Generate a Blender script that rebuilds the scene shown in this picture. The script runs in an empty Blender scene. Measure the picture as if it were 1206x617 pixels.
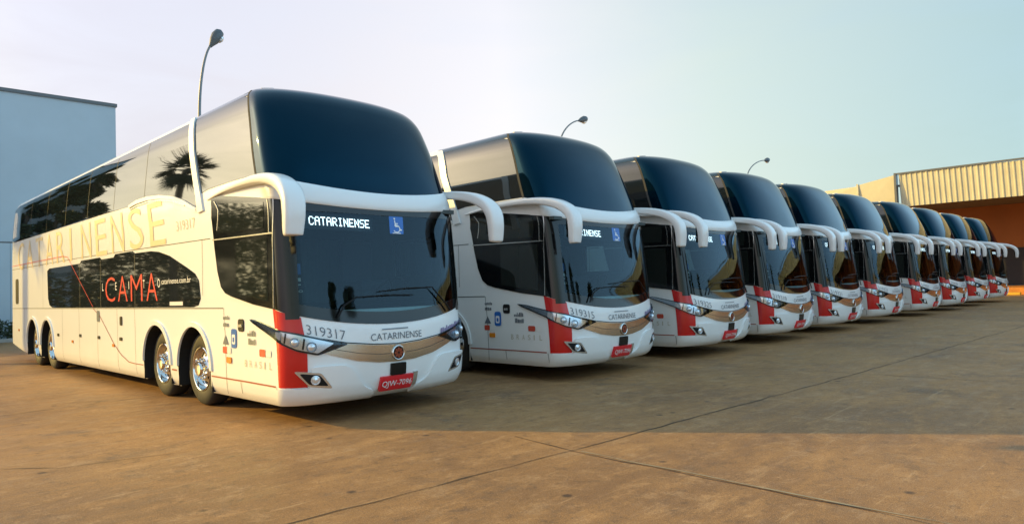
import bpy, bmesh, math, random
import numpy as np
from mathutils import Vector, Matrix, geometry

random.seed(7)
C = bpy.context.scene.collection
SC = bpy.context.scene
R = math.radians

# ------------------------------------------------------------------ camera, sky, sun, exposure
cam_d = bpy.data.cameras.new('camera')
cam_d.sensor_width = 36.0
cam_d.lens = 819.51/1206*36.0
cam_d.clip_start = 0.05
cam_d.clip_end = 3000
cam = bpy.data.objects.new('camera', cam_d)
C.objects.link(cam)
_r = Vector((0.70247024, -0.71099, -0.03207472)); _u = Vector((-0.00193189, -0.04697162, 0.99889436)); _f = Vector((0.7117105, 0.70163159, 0.03436972))
_m = Matrix((_r, _u, -_f)).transposed().to_4x4()
_m.translation = Vector((-4.99335726, -7.11433468, 1.49399253))
cam.matrix_world = _m
SC.camera = cam

SUN_EL = R(17.8)
SUN_TO = Vector((-0.55*math.cos(SUN_EL), 0.835*math.cos(SUN_EL), math.sin(SUN_EL))).normalized()
SUN_AZ = math.atan2(SUN_TO.x, SUN_TO.y)        # clockwise from +Y

world = bpy.data.worlds.new("World")
SC.world = world
world.use_nodes = True
nt = world.node_tree
nt.nodes.clear()
wo = nt.nodes.new('ShaderNodeOutputWorld')
bg = nt.nodes.new('ShaderNodeBackground')
sky = nt.nodes.new('ShaderNodeTexSky')
sky.sky_type = 'NISHITA'
sky.sun_disc = False
sky.sun_elevation = SUN_EL
sky.sun_rotation = SUN_AZ
sky.altitude = 10
sky.air_density = 1.0
sky.dust_density = 3.0
sky.ozone_density = 1.0
bg.inputs['Strength'].default_value = 0.14
# thin milky haze over the blue
mixh = nt.nodes.new('ShaderNodeMix'); mixh.data_type = 'RGBA'
tcw = nt.nodes.new('ShaderNodeTexCoord'); sxyz = nt.nodes.new('ShaderNodeSeparateXYZ')
nt.links.new(tcw.outputs['Generated'], sxyz.inputs[0])
mr = nt.nodes.new('ShaderNodeMapRange'); mr.interpolation_type = 'SMOOTHERSTEP'
mr.inputs[1].default_value = 0.0; mr.inputs[2].default_value = 0.75; mr.inputs[3].default_value = 0.86; mr.inputs[4].default_value = 0.55
nt.links.new(sxyz.outputs['Z'], mr.inputs[0]); 
mpw = nt.nodes.new('ShaderNodeMapping'); mpw.inputs['Scale'].default_value = (1.2, 1.2, 4.5); nt.links.new(tcw.outputs['Generated'], mpw.inputs[0])
nzw = nt.nodes.new('ShaderNodeTexNoise'); nzw.inputs['Scale'].default_value = 2.6; nzw.inputs['Detail'].default_value = 6; nzw.inputs['Roughness'].default_value = .55; nzw.inputs['Distortion'].default_value = .6
nt.links.new(mpw.outputs[0], nzw.inputs['Vector'])
mrw = nt.nodes.new('ShaderNodeMapRange'); mrw.inputs[1].default_value = .35; mrw.inputs[2].default_value = .7; mrw.inputs[3].default_value = .93; mrw.inputs[4].default_value = 1.06
nt.links.new(nzw.outputs['Fac'], mrw.inputs[0])
wsp = nt.nodes.new('ShaderNodeMath'); wsp.operation = 'MULTIPLY'; nt.links.new(mrw.outputs[0], wsp.inputs[0]); nt.links.new(mr.outputs[0], wsp.inputs[1])
nt.links.new(wsp.outputs[0], mixh.inputs[0])
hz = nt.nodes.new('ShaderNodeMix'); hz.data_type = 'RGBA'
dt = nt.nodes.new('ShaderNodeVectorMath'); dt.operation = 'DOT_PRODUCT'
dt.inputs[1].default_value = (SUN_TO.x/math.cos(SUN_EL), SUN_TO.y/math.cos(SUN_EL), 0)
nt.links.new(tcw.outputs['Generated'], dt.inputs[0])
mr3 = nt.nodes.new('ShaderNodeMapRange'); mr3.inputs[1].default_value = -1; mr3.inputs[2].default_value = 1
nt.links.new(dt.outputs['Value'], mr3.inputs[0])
ramp = nt.nodes.new('ShaderNodeValToRGB')               # milky horizon: warm near the sun, cool away, boosted opposite it to fill shaded coach fronts
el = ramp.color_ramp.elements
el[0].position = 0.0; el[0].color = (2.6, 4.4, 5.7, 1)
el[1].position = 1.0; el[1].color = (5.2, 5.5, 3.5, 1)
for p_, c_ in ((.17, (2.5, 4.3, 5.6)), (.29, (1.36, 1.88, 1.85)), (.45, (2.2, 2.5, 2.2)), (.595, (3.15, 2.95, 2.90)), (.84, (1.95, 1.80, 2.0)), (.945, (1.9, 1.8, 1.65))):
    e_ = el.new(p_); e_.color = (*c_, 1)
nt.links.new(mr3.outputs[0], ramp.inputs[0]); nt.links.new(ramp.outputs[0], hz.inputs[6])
hz.inputs[7].default_value = (1.45, 2.65, 3.25, 1)      # high veil above the view, added as fill for the shaded fronts
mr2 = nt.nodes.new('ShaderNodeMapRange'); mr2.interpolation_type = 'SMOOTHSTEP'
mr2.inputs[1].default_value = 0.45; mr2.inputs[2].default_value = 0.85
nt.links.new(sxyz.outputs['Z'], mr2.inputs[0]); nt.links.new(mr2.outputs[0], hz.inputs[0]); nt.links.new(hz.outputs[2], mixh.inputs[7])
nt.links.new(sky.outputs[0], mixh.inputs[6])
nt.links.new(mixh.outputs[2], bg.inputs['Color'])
nt.links.new(bg.outputs[0], wo.inputs['Surface'])

sun_d = bpy.data.lights.new('sun', 'SUN')
sun_d.energy = 2.2
sun_d.angle = R(0.6)
sun_d.color = (1.0, 0.67, 0.14)
sun = bpy.data.objects.new('sun', sun_d)
sun.rotation_euler = SUN_TO.to_track_quat('Z', 'Y').to_euler()
C.objects.link(sun)

SC.view_settings.view_transform = 'Standard'
SC.view_settings.look = 'None'
SC.view_settings.gamma = 1.0
SC.view_settings.use_curve_mapping = False
SC.view_settings.exposure = 1.3
SC.cycles.max_bounces = 8
SC.cycles.transparent_max_bounces = 12
SC.cycles.use_denoising = True
SC.cycles.sample_clamp_indirect = 6.0

# ------------------------------------------------------------------ materials
def new_mat(name):
    m = bpy.data.materials.new(name); m.use_nodes = True
    return m, m.node_tree, m.node_tree.nodes['Principled BSDF']
def mat(name, col, rough=0.5, metal=0.0, ior=1.5, coat=0.0, emit=None, es=0.0, var=0.0, vscale=3.0, bump=0.0, bscale=20.0):
    m, t, b = new_mat(name)
    b.inputs['Base Color'].default_value = (*col, 1)
    b.inputs['Roughness'].default_value = rough
    b.inputs['Metallic'].default_value = metal
    b.inputs['IOR'].default_value = ior
    b.inputs['Coat Weight'].default_value = coat
    b.inputs['Coat Roughness'].default_value = 0.03
    if emit:
        b.inputs['Emission Color'].default_value = (*emit, 1); b.inputs['Emission Strength'].default_value = es
    if var or bump:
        tc = t.nodes.new('ShaderNodeTexCoord')
    if var:
        n = t.nodes.new('ShaderNodeTexNoise'); n.inputs['Scale'].default_value = vscale; n.inputs['Detail'].default_value = 6
        n.inputs['Roughness'].default_value = .65
        t.links.new(tc.outputs['Object'], n.inputs['Vector'])
        r = t.nodes.new('ShaderNodeMapRange'); r.inputs[1].default_value = .3; r.inputs[2].default_value = .7
        r.inputs[3].default_value = 1-var; r.inputs[4].default_value = 1+var*.5
        t.links.new(n.outputs['Fac'], r.inputs[0])
        x = t.nodes.new('ShaderNodeVectorMath'); x.operation = 'SCALE'; x.inputs[0].default_value = col
        t.links.new(r.outputs[0], x.inputs['Scale']); t.links.new(x.outputs[0], b.inputs['Base Color'])
    if bump:
        n2 = t.nodes.new('ShaderNodeTexNoise'); n2.inputs['Scale'].default_value = bscale; n2.inputs['Detail'].default_value = 4
        t.links.new(tc.outputs['Object'], n2.inputs['Vector'])
        bp = t.nodes.new('ShaderNodeBump'); bp.inputs['Strength'].default_value = bump; bp.inputs['Distance'].default_value = .02
        t.links.new(n2.outputs['Fac'], bp.inputs['Height']); t.links.new(bp.outputs[0], b.inputs['Normal'])
    return m

def glass_tinted(name, tint, refl_ior=1.55):
    """flat pane: fresnel reflection over a tinted see-through"""
    m = bpy.data.materials.new(name); m.use_nodes = True
    t = m.node_tree; t.nodes.clear()
    o = t.nodes.new('ShaderNodeOutputMaterial'); mx = t.nodes.new('ShaderNodeMixShader')
    tr = t.nodes.new('ShaderNodeBsdfTransparent'); tr.inputs[0].default_value = (*tint, 1)
    gl = t.nodes.new('ShaderNodeBsdfGlossy'); gl.inputs['Roughness'].default_value = .02; gl.inputs[0].default_value = (.58, .74, .88, 1)
    fr = t.nodes.new('ShaderNodeFresnel'); fr.inputs[0].default_value = refl_ior
    t.links.new(fr.outputs[0], mx.inputs[0]); t.links.new(tr.outputs[0], mx.inputs[1]); t.links.new(gl.outputs[0], mx.inputs[2])
    t.links.new(mx.outputs[0], o.inputs[0])
    return m

def paint_mat():
    """white coach paint with a little road grime low down"""
    m, t, b = new_mat('white_paint')
    tc = t.nodes.new('ShaderNodeTexCoord')
    sp = t.nodes.new('ShaderNodeSeparateXYZ'); t.links.new(tc.outputs['Object'], sp.inputs[0])
    n = t.nodes.new('ShaderNodeTexNoise'); n.inputs['Scale'].default_value = 2.2; n.inputs['Detail'].default_value = 7; n.inputs['Roughness'].default_value = .7
    t.links.new(tc.outputs['Object'], n.inputs['Vector'])
    low = t.nodes.new('ShaderNodeMapRange'); low.inputs[1].default_value = 1.1; low.inputs[2].default_value = .2; low.inputs[3].default_value = 0; low.inputs[4].default_value = 1
    t.links.new(sp.outputs['Z'], low.inputs[0])
    ml = t.nodes.new('ShaderNodeMath'); ml.operation = 'MULTIPLY'; t.links.new(low.outputs[0], ml.inputs[0]); t.links.new(n.outputs['Fac'], ml.inputs[1])
    m2 = t.nodes.new('ShaderNodeMath'); m2.operation = 'MULTIPLY'; m2.inputs[1].default_value = .35; t.links.new(ml.outputs[0], m2.inputs[0])
    mx = t.nodes.new('ShaderNodeMix'); mx.data_type = 'RGBA'
    mx.inputs[6].default_value = (.85, .86, .86, 1); mx.inputs[7].default_value = (.50, .44, .35, 1)
    t.links.new(m2.outputs[0], mx.inputs[0]); t.links.new(mx.outputs[2], b.inputs['Base Color'])
    n3 = t.nodes.new('ShaderNodeTexNoise'); n3.inputs['Scale'].default_value = 1.1; n3.inputs['Detail'].default_value = 3
    t.links.new(tc.outputs['Object'], n3.inputs['Vector'])
    bp = t.nodes.new('ShaderNodeBump'); bp.inputs['Strength'].default_value = .12; bp.inputs['Distance'].default_value = .02
    t.links.new(n3.outputs['Fac'], bp.inputs['Height']); t.links.new(bp.outputs[0], b.inputs['Coat Normal'])
    b.inputs['Roughness'].default_value = .3; b.inputs['Coat Weight'].default_value = .35; b.inputs['Coat Roughness'].default_value = .04
    return m

M = {}
M['paint'] = paint_mat()
M['red'] = mat('red_paint', (.60, .008, .006), .25, coat=.4, var=.05)
M['sideglass'] = mat('dark_side_glass', (.008, .011, .013), .025, ior=1.85)
M['slateglass'] = mat('slate_side_glass', (.016, .019, .021), .03, ior=1.5)
M['upglass'] = mat('navy_windshield_glass', (.001, .006, .013), .03, ior=1.46)
M['upglass'].node_tree.nodes['Principled BSDF'].inputs['Specular Tint'].default_value = (.08, .55, .90, 1)
M['roofcap'] = mat('graphite_roof_paint', (.010, .016, .020), .16, coat=.5)
M['frit'] = mat('black_glass_border', (.006, .007, .008), .08)
M['wsglass'] = glass_tinted('tinted_windshield', (.45, .58, .58), 1.5)
M['doorglass'] = mat('smoked_door_glass', (.018, .022, .020), .03, ior=1.55)
M['black'] = mat('black_plastic', (.012, .012, .013), .45)
M['rubber'] = mat('tyre_rubber', (.022, .021, .020), .75, var=.25, vscale=6)
M['chrome'] = mat('polished_alloy', (.78, .78, .78), .12, metal=1, var=.1, vscale=8)
M['champ'] = mat('satin_grille_trim', (.55, .48, .38), .24, metal=1, var=.08)
M['silver'] = mat('silver_trim', (.62, .62, .60), .25, metal=.8)
M['seam'] = mat('panel_gap', (.03, .03, .03), .7)
M['under'] = mat('underbody_black', (.015, .014, .013), .85)
M['well'] = mat('wheel_well_black', (.012, .012, .012), .9)
M['lens'] = mat('headlight_reflector', (.70, .74, .78), .12, metal=.85)
M['lensglass'] = glass_tinted('headlight_lens', (.93, .95, .97), 1.5)
M['projector'] = mat('lamp_glass', (.75, .8, .85), .05, metal=.6)
M['amber'] = mat('amber_lens', (.75, .25, .02), .2, coat=.4)
M['redlens'] = mat('red_reflector', (.55, .06, .03), .25, coat=.4)
M['whitelens'] = mat('white_reflector', (.82, .80, .78), .3)
M['plate'] = mat('red_number_plate', (.70, .02, .03), .35)
M['white'] = mat('white_lettering', (.85, .85, .85), .4)
M['tan'] = mat('tan_livery_lettering', (.68, .54, .32), .4, var=.1)
M['tan2'] = mat('pale_livery_lettering', (.50, .46, .36), .35)
M['grey'] = mat('dark_grey_lettering', (.12, .14, .17), .4)
M['purple'] = mat('mauve_lettering', (.25, .20, .36), .4)
M['blue'] = mat('blue_sticker', (.02, .14, .50), .3)
M['redletter'] = mat('red_lettering', (.70, .045, .03), .35)
M['line'] = mat('thin_red_livery_line', (.34, .07, .04), .4)
M['led'] = mat('led_dots', (.8, .85, .9), .4, emit=(.86, .92, 1.0), es=1.6)
M['signback'] = mat('sign_box', (.012, .016, .02), .5)
M['interior'] = mat('interior_trim', (.075, .10, .105), .7, var=.2)
M['trimgrey'] = mat('grey_window_trim', (.07, .07, .07), .8)
M['trimgrey'].node_tree.nodes['Principled BSDF'].inputs['Specular IOR Level'].default_value = .08
M['dash'] = mat('dashboard_plastic', (.010, .012, .012), .6)
M['seat'] = mat('seat_cloth', (.035, .04, .06), .85)
M['curtain'] = mat('curtain_cloth', (.20, .25, .25), .9, var=.15)
M['emblem'] = mat('emblem_enamel', (.30, .05, .015), .3, coat=.5)

# ------------------------------------------------------------------ mesh helpers
def tag(o, label=None, cat=None, group=None, kind=None):
    if label: o['label'] = label
    if cat: o['category'] = cat
    if group: o['group'] = group
    if kind: o['kind'] = kind
    return o
def empty(name, loc=(0, 0, 0), rz=0.0):
    o = bpy.data.objects.new(name, None); C.objects.link(o)
    o.location = loc; o.rotation_euler = (0, 0, rz); o.empty_display_size = .3
    return o
def link(name, me, mats, parent=None):
    if not isinstance(mats, (list, tuple)): mats = [mats]
    for m in mats: me.materials.append(m)
    o = bpy.data.objects.new(name, me); C.objects.link(o)
    if parent: o.parent = parent
    return o
def bm_obj(name, bm, mats, parent=None, smooth=False, angle=None):
    me = bpy.data.meshes.new(name)
    bm.normal_update()
    bm.to_mesh(me); bm.free()
    if smooth:
        me.polygons.foreach_set('use_smooth', [True]*len(me.polygons))
        if angle: me.set_sharp_from_angle(angle=angle)
    return link(name, me, mats, parent)
def add_box(bm, x0, x1, y0, y1, z0, z1, bev=0.0, mi=0):
    r = bmesh.ops.create_cube(bm, size=1)
    vs = r['verts']
    for v in vs:
        v.co = Vector(((x0+x1)/2+v.co.x*(x1-x0), (y0+y1)/2+v.co.y*(y1-y0), (z0+z1)/2+v.co.z*(z1-z0)))
    fs = set(f for v in vs for f in v.link_faces)
    if bev:
        es = list(set(e for v in vs for e in v.link_edges))
        g = bmesh.ops.bevel(bm, geom=es, offset=bev, segments=2, affect='EDGES', profile=.6)
        fs = set(f for f in g['faces']) | set(f for f in fs if f.is_valid)
    for f in fs:
        if f.is_valid: f.material_index = mi
def add_tube(bm, pts, rad, n=10, mi=0, cap=True):
    pts = [Vector(p) for p in pts]
    if not hasattr(rad, '__len__'): rad = [rad]*len(pts)
    rings = []
    up = Vector((0.13, 0.21, 1)).normalized()
    for i, p in enumerate(pts):
        t = (pts[min(i+1, len(pts)-1)]-pts[max(i-1, 0)]).normalized()
        a = t.cross(up)
        if a.length < 1e-3: a = t.cross(Vector((1, 0, 0)))
        a.normalize(); b = t.cross(a).normalized()
        rings.append([bm.verts.new(p+(a*math.cos(2*math.pi*k/n)+b*math.sin(2*math.pi*k/n))*rad[i]) for k in range(n)])
    for r0, r1 in zip(rings, rings[1:]):
        for k in range(n):
            f = bm.faces.new((r0[k], r0[(k+1) % n], r1[(k+1) % n], r1[k])); f.material_index = mi
    if cap:
        f = bm.faces.new(rings[0][::-1]); f.material_index = mi
        f = bm.faces.new(rings[-1]); f.material_index = mi
def add_lathe(bm, prof, n=32, mi=0, axis='x', origin=(0, 0, 0), closed=False):
    """profile of (axial, radius); revolved about the axis"""
    rings = []
    o = Vector(origin)
    for a, r in prof:
        ring = []
        for k in range(n):
            th = 2*math.pi*k/n; c, s = math.cos(th)*r, math.sin(th)*r
            p = {'x': (a, c, s), 'y': (s, a, c), 'z': (c, s, a)}[axis]
            ring.append(bm.verts.new(o+Vector(p)))
        rings.append(ring)
    prs = list(zip(rings, rings[1:]))
    for r0, r1 in prs:
        for k in range(n):
            f = bm.faces.new((r0[k], r0[(k+1) % n], r1[(k+1) % n], r1[k])); f.material_index = mi
    return rings
def fix_normals(bm): bmesh.ops.recalc_face_normals(bm, faces=bm.faces[:])

def copy_tree(o, parent=None):
    c = o.copy(); C.objects.link(c)
    if parent: c.parent = parent
    for ch in list(o.children): copy_tree(ch, c)
    return c


M['dash'].node_tree.nodes['Principled BSDF'].inputs['Specular IOR Level'].default_value = .05
M['dash'].node_tree.nodes['Principled BSDF'].inputs['Roughness'].default_value = .95
M['black'].node_tree.nodes['Principled BSDF'].inputs['Specular IOR Level'].default_value = .2
# ---- the coach's outer surface: a stack of plan outlines (v = height for the walls) ----
# v, z, half width, y of nose at centre line, y where the straight side starts
LV = np.array([
 (0.22,0.22,1.225, 0.06, 0.36),
 (0.27,0.27,1.262,-0.06, 0.30),
 (0.33,0.33,1.285,-0.13, 0.27),
 (0.45,0.45,1.298,-0.18, 0.25),
 (0.74,0.74,1.302,-0.21, 0.24),
 (1.00,1.00,1.302,-0.20, 0.24),
 (1.12,1.12,1.302,-0.17, 0.25),
 (1.60,1.60,1.302,-0.11, 0.27),
 (2.10,2.10,1.301,-0.04, 0.30),
 (2.45,2.45,1.300, 0.02, 0.33),
 (2.60,2.60,1.298, 0.05, 0.38),
 (2.75,2.75,1.296, 0.10, 0.46),
 (3.00,3.00,1.288, 0.17, 0.57),
 (3.30,3.30,1.272, 0.28, 0.69),
 (3.55,3.55,1.250, 0.39, 0.80),
 (3.75,3.75,1.230, 0.50, 0.90),
 (3.88,3.87,1.200, 0.58, 0.99),
 (3.98,3.965,1.155, 0.68, 1.10),
 (4.07,4.035,1.085, 0.82, 1.25),
 (4.16,4.085,0.970, 1.02, 1.46),
 (4.26,4.12,0.780, 1.34, 1.78),
 (4.40,4.145,0.450, 1.90, 2.30),
 (4.60,4.155,0.030, 2.60, 3.00)])
YR = 14.75          # rear face
UF = 1.45           # arc length of half the nose
RC = 0.28           # rear corner radius
def _pchip(x, y):
    h = np.diff(x); d = np.diff(y)/h
    m = np.zeros_like(y)
    for i in range(1, len(x)-1):
        if d[i-1]*d[i] > 0:
            w1 = 2*h[i]+h[i-1]; w2 = h[i]+2*h[i-1]
            m[i] = (w1+w2)/(w1/d[i-1]+w2/d[i])
    m[0] = d[0]; m[-1] = d[-1]
    def f(t):
        t = min(max(t, x[0]), x[-1])
        i = min(max(int(np.searchsorted(x, t)-1), 0), len(x)-2)
        s = (t-x[i])/h[i]
        return ((1+2*s)*(1-s)**2*y[i] + s*(1-s)**2*h[i]*m[i] + s*s*(3-2*s)*y[i+1] + s*s*(s-1)*h[i]*m[i+1])
    return f
_LF = [_pchip(LV[:,0], LV[:,k]) for k in range(1,5)]
_th = np.linspace(0, math.pi/2, 200)
NX = 2/2.3         # nose plan: superellipse, a little squarer than an ellipse
_al = np.concatenate([[0], np.cumsum(np.hypot(np.diff(1.3*np.sin(_th)**NX), np.diff(.45*np.maximum(np.cos(_th),0)**NX)))])
_al = _al/_al[-1]
_cache = {}
def lev(v):
    k = round(v, 5)
    if k not in _cache: _cache[k] = [f(v) for f in _LF]
    return _cache[k]
SIDE = YR-RC-0.25   # reference straight length
USIDE = UF+SIDE
UEND = USIDE+RC*math.pi/2+1.3-RC
def base_pt(U, v):
    """U >= 0: door side (-X) half; mirrored for U < 0."""
    s = -1.0 if U >= 0 else 1.0
    U = abs(U)
    z, w, yc, ys = lev(v)
    if U <= UF:
        th = float(np.interp(U/UF, _al, _th))
        x = w*math.sin(th)**NX; y = ys-(ys-yc)*max(math.cos(th),0)**NX
    elif U <= USIDE:
        x = w; y = ys+(U-UF)/SIDE*(YR-RC-ys)
    elif U <= USIDE+RC*math.pi/2:
        a = (U-USIDE)/RC; k = w/1.3
        x = w-RC*k*(1-math.cos(a)); y = YR-RC+RC*math.sin(a)
    else:
        k = w/1.3
        q = (U-USIDE-RC*math.pi/2)/(1.3-RC)
        x = (w-RC*k)*(1-q); y = YR
    return np.array((s*x, y, z))
def normal(U, v):
    e = 0.004
    v0, v1 = max(v-e, LV[0,0]), min(v+e, LV[-1,0])
    du = base_pt(min(U+e,UEND), v)-base_pt(max(U-e,-UEND), v)
    dv = base_pt(U, v1)-base_pt(U, v0)
    n = np.cross(du, dv)
    l = np.linalg.norm(n)
    return -n/l if l > 1e-12 else np.array((0,0,1.))
def UV_side(y, v):
    z, w, yc, ys = lev(v)
    return UF+(y-ys)*SIDE/(YR-RC-ys)
# ------------------------------------------------------------------ panels that follow the coach's surface
def UY(y, v=0.74): return float(UV_side(y, v))
NORM0 = Vector((0, 0, 0))
def flat_bm(polys):
    bm = bmesh.new()
    for poly in polys:
        P = [Vector((-u, v, 0)) for u, v in poly]
        A = sum(P[i].x*P[(i+1) % len(P)].y-P[(i+1) % len(P)].x*P[i].y for i in range(len(P)))
        if A < 0: P = P[::-1]
        vs = [bm.verts.new(p) for p in P]
        if len(P) <= 3: bm.faces.new(vs); continue
        for t in geometry.tessellate_polygon([P]):
            a, b, c = (vs[k] for k in t)
            if (b.co-a.co).cross(c.co-a.co).z < 0: b, c = c, b
            try: bm.faces.new((a, b, c))
            except ValueError: pass
    return bm
def grid_cuts(bm, du_nose=.07, du_side=1.0, dv=.09):
    us = [v.co.x for v in bm.verts]; vs = [v.co.y for v in bm.verts]
    x0, x1, y0, y1 = min(us), max(us), min(vs), max(vs)
    cuts = []
    x = -1.75
    while x <= 1.75: cuts.append((x, 0)); x += du_nose
    x = 1.75
    while x < 17:
        cuts += [(x, 0), (-x, 0)]; x += du_side
    y = .2
    while y < 4.6: cuts.append((y, 1)); y += dv
    for c, ax in cuts:
        if (ax == 0 and x0+1e-4 < c < x1-1e-4) or (ax == 1 and y0+1e-4 < c < y1-1e-4):
            bmesh.ops.bisect_plane(bm, geom=bm.verts[:]+bm.edges[:]+bm.faces[:], dist=1e-5,
                                   plane_co=(c, 0, 0) if ax == 0 else (0, c, 0), plane_no=(1, 0, 0) if ax == 0 else (0, 1, 0))
def wrap(name, bm, m, parent, off=.004, rim=True):
    """map a flat (-U, v) sheet on the coach; rim closes its edge down to the bodywork"""
    bm.verts.index_update()
    for i, v in enumerate(bm.verts): v.index = i
    bm.verts.ensure_lookup_table()
    co, no = [], []
    for v in bm.verts:
        U, w = -v.co.x, v.co.y
        n = normal(U, w); o = off(U, w) if callable(off) else off
        co.append(base_pt(U, w)+n*o); no.append(n)
    if callable(off):
        no = None
    faces = [[v.index for v in f.verts] for f in bm.faces]
    rimf = []; rn = []
    if rim:
        for e in bm.edges:
            if len(e.link_faces) == 1:
                f = e.link_faces[0]
                a, b = e.verts
                l = [l for l in f.loops if l.edge == e][0]
                a = l.vert; b = l.link_loop_next.vert
                na, nb = normal(-a.co.x, a.co.y), normal(-b.co.x, b.co.y)
                k = len(co)
                oa = (off(-a.co.x, a.co.y) if callable(off) else off)+.006
                ob = (off(-b.co.x, b.co.y) if callable(off) else off)+.006
                co += [co[a.index], co[b.index], co[b.index]-nb*ob, co[a.index]-na*oa]
                d = np.cross(co[b.index]-co[a.index], na); d = d/(np.linalg.norm(d)+1e-9)
                rn += [d]*4
                faces.append([k+1, k, k+3, k+2])
    bm.free()
    me = bpy.data.meshes.new(name)
    me.from_pydata([tuple(c) for c in co], [], faces)
    me.polygons.foreach_set('use_smooth', [True]*len(me.polygons))
    if no is not None:
        me.normals_split_custom_set_from_vertices([tuple(n) for n in no+rn])
    return link(name, me, m, parent)
def patch(name, polys, m, parent, off=.004, rim=True, **kw):
    if not isinstance(polys[0][0], (list, tuple)): polys = [polys]
    bm = flat_bm(polys)
    grid_cuts(bm, **kw)
    return wrap(name, bm, m, parent, off, rim)
def mir(poly): return [(-u, v) for u, v in poly][::-1]
def rnd(pts, r=.05, n=4):
    """round a polygon's corners"""
    out = []
    N = len(pts)
    for i in range(N):
        p = Vector(pts[i]); a = Vector(pts[i-1]); b = Vector(pts[(i+1) % N])
        rr = r[i] if hasattr(r, '__len__') else r
        if rr <= 0: out.append(tuple(p)); continue
        da, db = (a-p), (b-p)
        ra = min(rr, da.length*.48); rb = min(rr, db.length*.48)
        s, e = p+da.normalized()*ra, p+db.normalized()*rb
        for k in range(n+1):
            t = k/n
            out.append(tuple(s*(1-t)**2+p*2*t*(1-t)+e*t*t))
    return out
def ribbon(pts, w):
    """a mitred line of constant width as one outline in (U, v)"""
    P = [Vector(p) for p in pts]; A, B = [], []
    for i, p in enumerate(P):
        a = (P[i]-P[i-1]).normalized() if i else (P[1]-P[0]).normalized()
        c = (P[i+1]-P[i]).normalized() if i < len(P)-1 else a
        n = Vector((-(a.y+c.y), a.x+c.x)).normalized(); k = 1/max(.5, n.dot(Vector((-a.y, a.x))))
        A.append(tuple(p+n*w/2*k)); B.append(tuple(p-n*w/2*k))
    return [A+B[::-1]]
def curve_pts(f, u0, u1, n): return [(u0+(u1-u0)*i/n, f(u0+(u1-u0)*i/n)) for i in range(n+1)]

_textcache = {}
def text2d(s, bold=0.0):
    if (s, bold) in _textcache: return _textcache[(s, bold)]
    cu = bpy.data.curves.new('lettering', 'FONT'); cu.body = s; cu.resolution_u = 3; cu.offset = bold; cu.fill_mode = 'FRONT'
    ob = bpy.data.objects.new('lettering', cu); C.objects.link(ob)
    dg = bpy.context.evaluated_depsgraph_get(); dg.update()
    me = ob.evaluated_get(dg).to_mesh()
    vs = [(v.co.x, v.co.y) for v in me.vertices]; fs = [list(p.vertices) for p in me.polygons]
    ob.evaluated_get(dg).to_mesh_clear()
    bpy.data.objects.remove(ob); bpy.data.curves.remove(cu)
    x0, x1 = min(v[0] for v in vs), max(v[0] for v in vs); y0, y1 = min(v[1] for v in vs), max(v[1] for v in vs)
    vs = [((x-x0)/(x1-x0), (y-y0)/(y1-y0)) for x, y in vs]
    _textcache[(s, bold)] = (vs, fs)
    return vs, fs
def letter(name, s, m, parent, ul, ur, v0, v1, skew=0.0, off=.009, bold=0.0, cuts=True):
    """words read from U=ul to U=ur (U falls to the reader's right); skew lifts v with U"""
    vs, fs = text2d(s, bold)
    bm = bmesh.new()
    bv = [bm.verts.new((-(ul+(ur-ul)*x), v0+(v1-v0)*y+skew*((ul+(ur-ul)*x)-ur), 0)) for x, y in vs]
    for f in fs:
        try: bm.faces.new([bv[k] for k in f])
        except ValueError: pass
    if cuts: grid_cuts(bm)
    return wrap(name, bm, m, parent, off, False)
def quads(name, qs, m, parent, off=.009, rim=False):
    return patch(name, qs, m, parent, off, rim)

DOTS = {'C': "01110 10001 10000 10000 10000 10001 01110", 'A': "01110 10001 10001 11111 10001 10001 10001",
        'T': "11111 00100 00100 00100 00100 00100 00100", 'R': "11110 10001 10001 11110 10100 10010 10001",
        'I': "01110 00100 00100 00100 00100 00100 01110", 'N': "10001 11001 10101 10101 10011 10001 10001",
        'E': "11111 10000 10000 11110 10000 10000 11111", 'S': "01111 10000 10000 01110 00001 00001 11110"}

AXLES = (2.65, 4.08, 10.87, 12.25)

def arch_poly(yc, r=.565, zc=.52, n=16):
    u = UY(yc)
    p = [(u+r*math.cos(math.pi*k/n), zc+r*math.sin(math.pi*k/n)) for k in range(n+1)]
    return [(u+r, .1)]+p+[(u-r, .1)]

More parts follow.
